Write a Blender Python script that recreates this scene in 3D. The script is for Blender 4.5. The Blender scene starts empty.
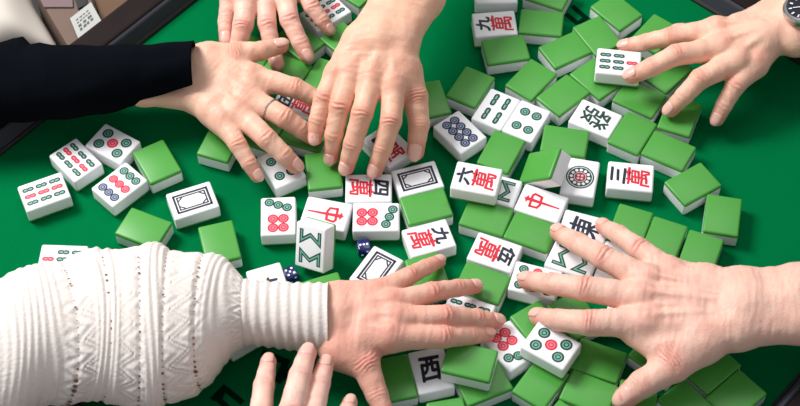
import bpy, bmesh, math, random
import numpy as np
from mathutils import Vector, Matrix, noise

random.seed(4)
S = 0.001            # everything below is measured in millimetres
SC = bpy.context.scene
COL = SC.collection

# ------------------------------------------------------------------ camera, world, light, exposure
cam_data = bpy.data.cameras.new('camera')
cam = bpy.data.objects.new('camera', cam_data)
COL.objects.link(cam)
cam_data.sensor_width = 36.0
cam_data.lens = 1671.75 / 800 * 36.0
cam_data.clip_start = 0.05
cam_data.clip_end = 20
_f = Vector((0.0, 0.57792348, -0.81609096)); _r = Vector((0.99956756, -0.02399767, -0.0169942)); _u = Vector((0.02940563, 0.81573805, 0.57767356))
_m = Matrix((( _r.x, _u.x, -_f.x, 0), (_r.y, _u.y, -_f.y, -0.83975), (_r.z, _u.z, -_f.z, 1.18582), (0, 0, 0, 1)))
cam.matrix_world = _m
SC.camera = cam
cam_data.dof.use_dof = True
cam_data.dof.focus_distance = 1.43
cam_data.dof.aperture_fstop = 12

world = bpy.data.worlds.new('room_light'); SC.world = world
world.use_nodes = True
world.node_tree.nodes['Background'].inputs[0].default_value = (0.93, 0.96, 1.0, 1)
world.node_tree.nodes['Background'].inputs[1].default_value = 0.38

def area(name, loc, target, size, power, color=(1, 1, 1)):
    l = bpy.data.lights.new(name, 'AREA'); l.shape = 'RECTANGLE'; l.size, l.size_y = size
    l.energy = power; l.color = color
    o = bpy.data.objects.new(name, l); COL.objects.link(o)
    o.location = loc
    o.rotation_euler = (Vector(target) - Vector(loc)).to_track_quat('-Z', 'Y').to_euler()
    return o
area('window_daylight', (-1.25, 0.75, 1.65), (0, 0, 0), (0.8, 0.8), 62, (1.0, 0.99, 0.97))
area('ceiling_light', (0.5, 1.0, 2.1), (0, 0, 0), (1.0, 0.8), 9, (1.0, 0.97, 0.93))

SC.view_settings.view_transform = 'Standard'
SC.view_settings.look = 'None'
SC.view_settings.gamma = 1
SC.view_settings.exposure = 0.0
SC.view_settings.use_curve_mapping = False

# ------------------------------------------------------------------ helpers
def srgb(r, g, b):
    f = lambda c: (c/255/12.92) if c/255 <= 0.04045 else ((c/255+0.055)/1.055)**2.4
    return (f(r), f(g), f(b), 1)

def mat(name, col, rough=0.5, spec=0.5, sub=0.0, metal=0.0, noise_scale=None, noise_amt=0.0, bump=0.0, bump_scale=200, sheen=0.0, coat=0.0):
    m = bpy.data.materials.new(name); m.use_nodes = True
    nt = m.node_tree; b = nt.nodes['Principled BSDF']
    b.inputs['Base Color'].default_value = col
    b.inputs['Roughness'].default_value = rough
    b.inputs['Specular IOR Level'].default_value = spec
    b.inputs['Metallic'].default_value = metal
    b.inputs['Coat Weight'].default_value = coat
    if sheen: b.inputs['Sheen Weight'].default_value = sheen
    if sub:
        b.inputs['Subsurface Weight'].default_value = sub
        b.inputs['Subsurface Radius'].default_value = (1.0, 0.5, 0.3)
        b.inputs['Subsurface Scale'].default_value = 0.003
    tc = nt.nodes.new('ShaderNodeTexCoord')
    if noise_scale:
        n = nt.nodes.new('ShaderNodeTexNoise'); n.inputs['Scale'].default_value = noise_scale; n.inputs['Detail'].default_value = 5
        nt.links.new(tc.outputs['Object'], n.inputs['Vector'])
        mx = nt.nodes.new('ShaderNodeMix'); mx.data_type = 'RGBA'
        mx.inputs[6].default_value = tuple(c*(1-noise_amt) for c in col[:3])+(1,)
        mx.inputs[7].default_value = tuple(min(1, c*(1+noise_amt)) for c in col[:3])+(1,)
        nt.links.new(n.outputs['Fac'], mx.inputs[0]); nt.links.new(mx.outputs[2], b.inputs['Base Color'])
    if bump:
        n2 = nt.nodes.new('ShaderNodeTexNoise'); n2.inputs['Scale'].default_value = bump_scale; n2.inputs['Detail'].default_value = 3
        nt.links.new(tc.outputs['Object'], n2.inputs['Vector'])
        bp = nt.nodes.new('ShaderNodeBump'); bp.inputs['Strength'].default_value = bump; bp.inputs['Distance'].default_value = 0.0006
        nt.links.new(n2.outputs['Fac'], bp.inputs['Height']); nt.links.new(bp.outputs['Normal'], b.inputs['Normal'])
    return m

M = {}
M['ivory'] = mat('ivory_plastic', srgb(243, 243, 246), 0.28, 0.5, sub=0.0)
M['back'] = mat('green_plastic', srgb(74, 154, 60), 0.38, 0.45, noise_scale=60, noise_amt=0.05)
M['ink_black'] = mat('ink_black', srgb(18, 24, 48), 0.5)
M['ink_green'] = mat('ink_green', srgb(2, 56, 46), 0.5)
M['ink_pale_green'] = mat('ink_pale_green', srgb(112, 176, 156), 0.5)
M['ink_red'] = mat('ink_red', srgb(214, 18, 48), 0.5)
M['ink_pale_red'] = mat('ink_pale_red', srgb(240, 120, 142), 0.5)
M['ink_blue'] = mat('ink_blue', srgb(18, 26, 62), 0.5)
M['ink_pale_blue'] = mat('ink_pale_blue', srgb(140, 152, 186), 0.5)
INK = ['ivory', 'ink_black', 'ink_green', 'ink_pale_green', 'ink_red', 'ink_pale_red', 'ink_blue', 'ink_pale_blue']
K, GR, PG, RD, PR, BL, PB = 1, 2, 3, 4, 5, 6, 7
M['felt'] = mat('green_felt', srgb(0, 106, 58), 1.0, 0.02, noise_scale=9, noise_amt=0.10, bump=0.5, bump_scale=900)
M['felt_print'] = mat('felt_print', srgb(2, 34, 22), 1.0, 0.02)
M['rail'] = mat('rail_grey_plastic', srgb(58, 60, 68), 0.7, 0.2)
M['rail_black'] = mat('rail_black', srgb(14, 13, 14), 0.6)
M['wood'] = mat('dark_brown_wood', srgb(30, 19, 20), 0.75, 0.15, noise_scale=30, noise_amt=0.3)
M['floor'] = mat('dark_floor', srgb(52, 44, 42), 0.7, noise_scale=4, noise_amt=0.3)
M['black_cloth'] = mat('black_cloth', srgb(9, 12, 17), 1.0, 0.03, noise_scale=40, noise_amt=0.2, bump=0.6, bump_scale=500)
M['knit'] = mat('cream_knit', srgb(226, 217, 211), 0.95, 0.1, bump=0.8, bump_scale=420, noise_scale=70, noise_amt=0.03)
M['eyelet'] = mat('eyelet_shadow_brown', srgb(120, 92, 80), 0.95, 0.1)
M['die'] = mat('navy_plastic', srgb(14, 26, 92), 0.2, 0.6)
M['pip'] = mat('pip_white', srgb(240, 240, 245), 0.4)
M['steel'] = mat('steel', srgb(200, 202, 206), 0.22, metal=1.0)
M['dial'] = mat('watch_dial', srgb(22, 26, 36), 0.3)
M['nail'] = mat('fingernail', srgb(234, 182, 168), 0.3, 0.5, sub=0.0)
M['cream_cloth'] = mat('cream_cloth', srgb(200, 191, 182), 0.9, 0.1, noise_scale=12, noise_amt=0.06)
M['card'] = mat('brown_card', srgb(108, 88, 78), 0.8, noise_scale=20, noise_amt=0.1)
M['mauve'] = mat('mauve_card', srgb(118, 98, 100), 0.8)
M['paper'] = mat('white_paper', srgb(176, 176, 172), 0.8)
M['grey_ink'] = mat('grey_ink', srgb(84, 84, 88), 0.8)

def skin(name, base, flush):
    m = bpy.data.materials.new(name); m.use_nodes = True
    nt = m.node_tree; b = nt.nodes['Principled BSDF']; L = nt.links
    b.inputs['Roughness'].default_value = 0.48
    b.inputs['Specular IOR Level'].default_value = 0.35
    b.inputs['Subsurface Weight'].default_value = 0.25
    b.inputs['Subsurface Radius'].default_value = (1.0, 0.35, 0.2)
    b.inputs['Subsurface Scale'].default_value = 0.004
    tc = nt.nodes.new('ShaderNodeTexCoord')
    at = nt.nodes.new('ShaderNodeAttribute'); at.attribute_name = 'flush'
    mx = nt.nodes.new('ShaderNodeMix'); mx.data_type = 'RGBA'
    mx.inputs[6].default_value = base; mx.inputs[7].default_value = flush
    L.new(at.outputs['Fac'], mx.inputs[0])
    n = nt.nodes.new('ShaderNodeTexNoise'); n.inputs['Scale'].default_value = 70; n.inputs['Detail'].default_value = 6
    L.new(tc.outputs['Object'], n.inputs['Vector'])
    rp = nt.nodes.new('ShaderNodeMapRange'); rp.inputs[1].default_value = 0.3; rp.inputs[2].default_value = 0.7; rp.inputs[3].default_value = 0.0; rp.inputs[4].default_value = 0.30
    L.new(n.outputs['Fac'], rp.inputs[0])
    mx2 = nt.nodes.new('ShaderNodeMix'); mx2.data_type = 'RGBA'
    mx2.inputs[7].default_value = flush
    L.new(rp.outputs[0], mx2.inputs[0]); L.new(mx.outputs[2], mx2.inputs[6]); L.new(mx2.outputs[2], b.inputs['Base Color'])
    v = nt.nodes.new('ShaderNodeTexVoronoi'); v.inputs['Scale'].default_value = 620
    L.new(tc.outputs['Object'], v.inputs['Vector'])
    n3 = nt.nodes.new('ShaderNodeTexNoise'); n3.inputs['Scale'].default_value = 160; n3.inputs['Detail'].default_value = 4
    L.new(tc.outputs['Object'], n3.inputs['Vector'])
    ad = nt.nodes.new('ShaderNodeMath'); ad.operation = 'MULTIPLY_ADD'; ad.inputs[1].default_value = 0.35
    L.new(v.outputs['Distance'], ad.inputs[0]); L.new(n3.outputs['Fac'], ad.inputs[2])
    bp = nt.nodes.new('ShaderNodeBump'); bp.inputs['Strength'].default_value = 0.35; bp.inputs['Distance'].default_value = 0.0012
    L.new(ad.outputs[0], bp.inputs['Height']); L.new(bp.outputs['Normal'], b.inputs['Normal'])
    return m
SKIN = {
    'A': skin('skin_warm', srgb(232, 190, 166), srgb(212, 136, 116)),
    'B': skin('skin_pink', srgb(240, 196, 178), srgb(222, 144, 130)),
    'C': skin('skin_tan', srgb(232, 186, 160), srgb(208, 128, 108)),
    'D': skin('skin_warm_two', srgb(240, 196, 172), srgb(222, 142, 124)),
    'E': skin('skin_rosy', srgb(230, 180, 160), srgb(216, 130, 116)),
    'F': skin('skin_fair', srgb(234, 193, 175), srgb(220, 144, 128)),
    'G': skin('skin_light', srgb(242, 202, 186), srgb(226, 150, 138)),
}

def link_mesh(name, me, parent=None):
    o = bpy.data.objects.new(name, me); COL.objects.link(o)
    if parent is not None: o.parent = parent
    return o

def mesh_obj(name, verts, faces, mats, parent=None, smooth=True, mi=None):
    me = bpy.data.meshes.new(name)
    me.from_pydata([tuple(c*S for c in v) for v in verts], [], faces)
    for m in mats: me.materials.append(m)
    if mi is not None: me.polygons.foreach_set('material_index', mi)
    if smooth: me.polygons.foreach_set('use_smooth', [True]*len(me.polygons))
    me.update()
    return link_mesh(name, me, parent)

def empty(name, loc=(0, 0, 0), rot=(0, 0, 0)):
    o = bpy.data.objects.new(name, None); COL.objects.link(o)
    o.empty_display_size = 0.02
    o.location = tuple(c*S for c in loc); o.rotation_euler = rot
    return o

def tag(o, label=None, cat=None, group=None, kind=None):
    if label: o['label'] = label
    if cat: o['category'] = cat
    if group: o['group'] = group
    if kind: o['kind'] = kind
    return o

def from_bm(name, bm, mats, parent=None, smooth=True):
    for v in bm.verts: v.co *= S
    bm.normal_update()
    me = bpy.data.meshes.new(name); bm.to_mesh(me); bm.free()
    for m in mats: me.materials.append(m)
    if smooth:
        me.polygons.foreach_set('use_smooth', [True]*len(me.polygons))
        me.set_sharp_from_angle(angle=math.radians(40))
    return link_mesh(name, me, parent)

def rounded_box(x0, x1, y0, y1, z0, z1, r, seg=3):
    bm = bmesh.new()
    bmesh.ops.create_cube(bm, size=1)
    for v in bm.verts:
        v.co = Vector(((x0+x1)/2+v.co.x*(x1-x0), (y0+y1)/2+v.co.y*(y1-y0), (z0+z1)/2+v.co.z*(z1-z0)))
    if r > 0: bmesh.ops.bevel(bm, geom=bm.edges[:], offset=r, segments=seg, profile=0.5, affect='EDGES')
    return bm

# ------------------------------------------------------------------ the setting and the table
bm = rounded_box(-2500, 2500, -2500, 2500, -760, -740, 0)
fl = from_bm('floor', bm, [M['floor']], smooth=False); tag(fl, kind='structure')

TA = math.radians(47)
E1 = Vector((math.cos(TA), math.sin(TA), 0)); E2 = Vector((-math.sin(TA), math.cos(TA), 0))
U0, U1, V0, V1 = -316.0, 356.0, -355.0, 303.0      # playing field along E1 and E2
table = empty('mahjong_table', (0, 0, -740))
tag(table, 'square game table with green felt top and dark raised rim', 'table')
def tl(o): o.location.z += 0.740; return o
def uv(u, v, z): p = E1*u+E2*v; return (p.x, p.y, z)
nv = 24
vs = [uv(U0-4+(U1-U0+8)*i/nv, V0-4+(V1-V0+8)*j/nv, 0) for j in range(nv+1) for i in range(nv+1)]
fs = [(j*(nv+1)+i, j*(nv+1)+i+1, (j+1)*(nv+1)+i+1, (j+1)*(nv+1)+i) for j in range(nv) for i in range(nv)]
base = [uv(U0-4, V0-4, -14), uv(U1+4, V0-4, -14), uv(U1+4, V1+4, -14), uv(U0-4, V1+4, -14)]
nb = len(vs); vs += base
cs = [0, nv, (nv+1)*(nv+1)-1, (nv+1)*nv]
fs += [(nb+3, nb+2, nb+1, nb)]
for i in range(4): fs.append((cs[(i+1) % 4], cs[i], nb+i, nb+(i+1) % 4))
tl(mesh_obj('felt_surface', vs, fs, [M['felt']], table, smooth=False))

def rail(profile, material, name):
    # profile: (outward offset, z) swept round the square field as four mitred sides in one frame ring
    n = len(profile); vs = []; fs = []
    for (su, sv) in ((0, 0), (1, 0), (1, 1), (0, 1)):
        for off, z in profile:
            u = (U1+off) if su else (U0-off); v = (V1+off) if sv else (V0-off)
            vs.append(uv(u, v, z))
    for c in range(4):
        d = (c+1) % 4
        for k in range(n):
            k2 = (k+1) % n
            fs.append((c*n+k, c*n+k2, d*n+k2, d*n+k))
    o = mesh_obj(name, vs, fs, [material], table, smooth=False)
    bv = o.modifiers.new('bevel', 'BEVEL'); bv.width = 0.0015; bv.segments = 2; bv.limit_method = 'ANGLE'
    return tl(o)
rail([(0, -12), (0, 2), (2, 4), (3, 4), (3, -12)], M['rail_black'], 'inner_seal')
rail([(3, -12), (3, 3), (8, 16), (10, 17), (12, 17), (12, -12)], M['rail'], 'inner_rim')
rail([(12, -70), (12, 16), (14, 17.5), (36, 17.5), (42, 12), (42, -70)], M['wood'], 'outer_rail')
bm = rounded_box(U0-30, U1+30, V0-30, V1+30, -72, -16, 0)
bmesh.ops.rotate(bm, verts=bm.verts, cent=(0, 0, 0), matrix=Matrix.Rotation(TA, 3, 'Z'))
tl(from_bm('table_body', bm, [M['rail_black']], table, smooth=False))
for u in (U0-20, U1+20):
    for v in (V0-20, V1+20):
        bm = rounded_box(u-25, u+25, v-25, v+25, -740, -70, 4, 2)
        bmesh.ops.rotate(bm, verts=bm.verts, cent=(0, 0, 0), matrix=Matrix.Rotation(TA, 3, 'Z'))
        tl(from_bm('leg', bm, [M['rail_black']], table))

def stroke_poly(pts, w):
    # mitred ribbon polygon around an open polyline
    L = []; R = []
    for i, p in enumerate(pts):
        p = Vector(p[:2])
        d1 = (p-Vector(pts[i-1][:2])).normalized() if i > 0 else None
        d2 = (Vector(pts[i+1][:2])-p).normalized() if i < len(pts)-1 else None
        if d1 is None: d = d2; k = 1
        elif d2 is None: d = d1; k = 1
        else:
            d = (d1+d2)
            if d.length < 1e-3: d = d2
            d.normalize(); k = min(1/max(0.35, abs(d.dot(d1))), 2.2)
        nrm = Vector((-d.y, d.x))*w/2*k
        L.append((p.x+nrm.x, p.y+nrm.y)); R.append((p.x-nrm.x, p.y-nrm.y))
    return [(L[i], L[i+1], R[i+1], R[i]) for i in range(len(pts)-1)]

def printed(lines, w):
    pv, pf = [], []
    for k, pts in enumerate(lines):
        for q in stroke_poly(pts, w):
            b = len(pv); pv.extend([(x, y, 0.25+0.05*k) for x, y in q]); pf.append((b+3, b+2, b+1, b))
    tl(mesh_obj('felt_print', pv, pf, [M['felt_print']], table, smooth=False))
printed([[(-155.7, -188.6, 0.0), (-146.5, -177.9, 0.0), (-130.7, -192.1, 0.0)], [(-146.5, -177.9, 0.0), (-150.1, -188.7, 0.0), (-142.6, -196.2, 0.0)]], 5)
printed([[(-116.6, -145.4, 0.0), (-96.7, -155.5, 0.0), (-103.7, -173.8, 0.0)], [(-103.7, -173.8, 0.0), (-85.3, -155.8, 0.0)]], 6)
printed([[(161.7, 212.6, 0.0), (171.9, 199.7, 0.0)], [(171.9, 199.7, 0.0), (180.0, 206.8, 0.0), (168.1, 222.4, 0.0)]], 5)

# ------------------------------------------------------------------ mahjong tiles
TL_, TW, TT = 40.0, 30.0, 16.2
SEAM = 3.1
class Face:
    def __init__(s): s.v = []; s.f = []; s.m = []; s.z = TT+0.06
    def poly(s, pts, m, dz=0.0):
        b = len(s.v); s.v.extend([(x, y, s.z+dz) for x, y in pts])
        a = sum(pts[i][0]*pts[(i+1) % len(pts)][1]-pts[(i+1) % len(pts)][0]*pts[i][1] for i in range(len(pts)))
        idx = list(range(b, b+len(pts)))
        s.f.append(tuple(idx if a > 0 else idx[::-1])); s.m.append(m)
    def disc(s, x, y, r, m, dz=0.0, n=22):
        s.poly([(x+r*math.cos(2*math.pi*i/n), y+r*math.sin(2*math.pi*i/n)) for i in range(n)], m, dz)
    def dot(s, x, y, r, c):
        pale = {GR: PG, RD: PR, BL: PB, K: PB}[c]
        r *= 1.04; s.disc(x, y, r, c); s.disc(x, y, r*0.68, pale, 0.04); s.disc(x, y, r*0.47, c, 0.08)
        s.disc(x, y, r*0.27, pale, 0.12, 14)
    def capsule(s, x, y, w, h, m, dz):
        pts = []
        r = w/2
        for i in range(9): a = math.pi*i/8; pts.append((x+r*math.cos(a), y+h/2-r+r*math.sin(a)))
        for i in range(9): a = math.pi+math.pi*i/8; pts.append((x+r*math.cos(a), y-h/2+r+r*math.sin(a)))
        s.poly(pts, m, dz)
    def bar(s, x, y, w, h, c):
        pale = {GR: PG, RD: PR}[c]
        s.capsule(x, y, w, h, c, 0)
        s.capsule(x, y+h*0.2, w*0.34, h*0.32, pale, 0.03); s.capsule(x, y-h*0.2, w*0.34, h*0.32, pale, 0.03)
        s.disc(x-w/2, y, w*0.13, 0, 0.05, 8); s.disc(x+w/2, y, w*0.13, 0, 0.05, 8)
    def line(s, pts, w, m, dz=0.0):
        for q in stroke_poly(pts, w): s.poly(list(q), m, dz)
    def char(s, ch, x, y, w, h, m, bold=0.4, rot=0):
        c = bpy.data.curves.new('glyph', 'FONT'); c.body = ch; c.size = 1; c.resolution_u = 3; c.shear = 0.14
        o = bpy.data.objects.new('glyph', c); COL.objects.link(o)
        me = bpy.data.meshes.new_from_object(o.evaluated_get(bpy.context.evaluated_depsgraph_get()))
        vs = [v.co.copy() for v in me.vertices]
        xs = [v.x for v in vs]; ys = [v.y for v in vs]
        cx, cy = (min(xs)+max(xs))/2, (min(ys)+max(ys))/2
        kx = w/max(1e-6, max(xs)-min(xs)); ky = h/max(1e-6, max(ys)-min(ys))
        for q, (ox, oy) in enumerate(((0, 0), (1, 0.3), (-1, -0.3), (-0.3, 1), (0.3, -1), (0.7, 0.7), (-0.7, -0.7))):
            b = len(s.v)     # the stroke is thickened by laying it down again a little to each side
            s.v.extend([((v.x-cx)*kx+x+ox*bold, (v.y-cy)*ky+y+oy*bold+0.5*math.sin((v.x-cx)*9), s.z+0.012*q) for v in vs])
            for p in me.polygons:
                ids = list(p.vertices)
                if p.normal.z < 0: ids = ids[::-1]
                s.f.append(tuple(b+i for i in ids)); s.m.append(m)
        bpy.data.objects.remove(o); bpy.data.meshes.remove(me); bpy.data.curves.remove(c)

NUM = {'1': '一', '2': '二', '3': '三', '4': '四', '5': '伍', '6': '六', '8': '八', '9': '九'}
def draw(kind):
    F = Face()
    if kind == 'p1':
        F.disc(0, 0, 12.2, GR, 0, 48); F.disc(0, 0, 10.9, 0, .02, 48); F.disc(0, 0, 10.3, GR, .04, 48)
        for i in range(12):
            a = math.pi*2*i/12; F.disc(7.6*math.cos(a), 7.6*math.sin(a), 1.5, 0, .06, 10)
        F.disc(0, 0, 5.4, 0, .08, 30); F.disc(0, 0, 4.9, RD, .10, 30)
        for i in range(4):
            a = math.pi/4+math.pi*i/2; F.disc(2.2*math.cos(a), 2.2*math.sin(a), 1.2, 0, .12, 10)
    elif kind == 'p4':
        for x in (-5.7, 5.7):
            for y in (-8.6, 8.6): F.dot(x, y, 4.5, GR)
    elif kind == 'p5':
        for x in (-6.6, 6.6):
            for y in (-10.2, 10.2): F.dot(x, y, 4.8, GR)
        F.dot(0, 0, 4.9, RD)
    elif kind == 'p7':
        for i, c in enumerate(((-7.6, 14.2), (0, 11.3), (7.6, 8.4))): F.dot(c[0], c[1], 4.1, GR)
        for x in (-4.5, 4.5):
            for y in (-3.0, -12.2): F.dot(x, y, 4.5, RD)
    elif kind == 'p8':
        for x in (-4.4, 4.4):
            for y in (-12.6, -4.2, 4.2, 12.6): F.dot(x, y, 4.3, BL)
    elif kind == 'p9':
        for i, x in enumerate((-7.9, 0, 7.9)):
            F.dot(x, 12, 4.0, GR); F.dot(x, 0, 4.0, RD); F.dot(x, -12, 4.0, BL)
    elif kind == 's4':
        for x in (-5.6, 5.6):
            for y in (-8.8, 8.8): F.bar(x, y, 4.8, 14.5, GR)
    elif kind == 's7':
        F.bar(0, 12, 4.4, 10.2, RD)
        for x in (-7.2, 0, 7.2):
            for y in (0, -12): F.bar(x, y, 4.4, 10.2, GR)
    elif kind == 's9':
        for x in (-7.4, 0, 7.4):
            for y in (-12, 0, 12): F.bar(x, y, 4.5, 10.4, RD if x == 0 else GR)
    elif kind == 's8':
        for s_ in (1, -1):
            pts = [(-9, 15.2*s_), (-9, 4.9*s_), (0, 11.2*s_), (9, 4.9*s_), (9, 15.2*s_)]
            F.line(pts, 3.7, GR); F.line([(-9, 14.2*s_), (-9, 4.9*s_), (0, 11.2*s_), (9, 4.9*s_), (9, 14.2*s_)], 1.3, PG, 0.03)
    elif kind == 'bai':
        def ring(x, y, w, dz):
            F.line([(-x, -y), (x, -y)], w, K, dz); F.line([(-x, y), (x, y)], w, K, dz)
            F.line([(-x, -y-w/2), (-x, y+w/2)], w, K, dz); F.line([(x, -y-w/2), (x, y+w/2)], w, K, dz)
        ring(9.0, 14.8, 2.0, 0); ring(6.6, 12.3, 1.3, 0)
        for sx in (-1, 1):
            for sy in (-1, 1):
                F.line([(sx*6.6, sy*7.4), (sx*5.2, sy*8.8), (sx*4.6, sy*9.4), (sx*2.6, sy*12.3)], 1.3, K, 0.02)
                F.poly([(sx*6.8, sy*10.0), (sx*6.8, sy*12.4), (sx*4.8, sy*12.4)], K, 0.03)
    elif kind == 'zhong':
        F.poly([(-1.6, 11.5), (0, 16.4), (1.9, 11.5), (0.8, -16.2), (-0.6, -16.2)], RD, 0)
        F.poly([(-4.0, 13.0), (0, 15.2), (4.2, 12.6), (0, 11.2)], RD, 0.02)
        F.line([(-6.6, 9.0), (-6.2, 2.2), (-2.5, 0.6), (5.8, 1.6), (7.0, 8.0), (5.0, 9.6), (-7.6, 8.6)], 2.2, RD, 0.04)
    elif kind == 'fa': F.char('發', 0, 0, 21, 26, GR, 0.38)
    elif kind == 'dong': F.char('東', 0, 0, 20, 25, K, 0.5)
    elif kind == 'xi': F.char('西', 0, 1, 17, 22, K, 0.7)
    elif kind == 'nan': F.char('南', 0, -3, 16, 20, K, 0.5)
    elif kind and kind.endswith('m'):
        n = kind[0]
        hh = {'1': 4, '2': 8}.get(n, 12.5)
        F.char(NUM[n], 0, 10.8, 17, hh, K, 0.65)
        F.char('萬', 0, -6.4, 19.5, 20.5, RD, 0.35)
    return F

def tile_body():
    bm = rounded_box(-TW/2, TW/2, -TL_/2, TL_/2, 0, TT, 1.9, 4)
    g = bm.verts[:]+bm.edges[:]+bm.faces[:]
    bmesh.ops.bisect_plane(bm, geom=g, plane_co=(0, 0, SEAM), plane_no=(0, 0, 1))
    return bm
def split_part(bm, above):
    kill = [f for f in bm.faces if (f.calc_center_median().z > SEAM) != above]
    bmesh.ops.delete(bm, geom=kill, context='FACES')
    ed = [e for e in bm.edges if e.is_boundary]
    bmesh.ops.holes_fill(bm, edges=ed)
    if not above:
        for v in bm.verts:      # the back layer stands out a hair, as on the real tiles
            v.co.x *= 1.010; v.co.y *= 1.008
    return bm
_meshes = {}
def tile_mesh(face):
    if face in _meshes: return _meshes[face]
    bm = split_part(tile_body(), True)
    F = draw(face)
    if F.v:
        vv = [bm.verts.new(p) for p in F.v]
        for f, m in zip(F.f, F.m):
            try: nf = bm.faces.new([vv[i] for i in f]); nf.material_index = m
            except ValueError: pass
    o = from_bm('face_block', bm, [M[k] for k in INK]); me = o.data; bpy.data.objects.remove(o)
    _meshes[face] = me
    return me
o_ = from_bm('back_layer', split_part(tile_body(), False), [M['back']]); BACK_MESH = o_.data; bpy.data.objects.remove(o_)

def make_tile(face, label, x, y, z, rot, flipped):
    t = empty('mahjong_tile', (x, y, z), rot)
    tag(t, label, 'mahjong tile', 'mahjong tiles spread on the table')
    fb = link_mesh('face_block', tile_mesh(face), t); bl = link_mesh('back_layer', BACK_MESH, t)
    if flipped:
        for o in (fb, bl): o.rotation_euler = (0, math.pi, 0); o.location.z = TT*S
    return t

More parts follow.
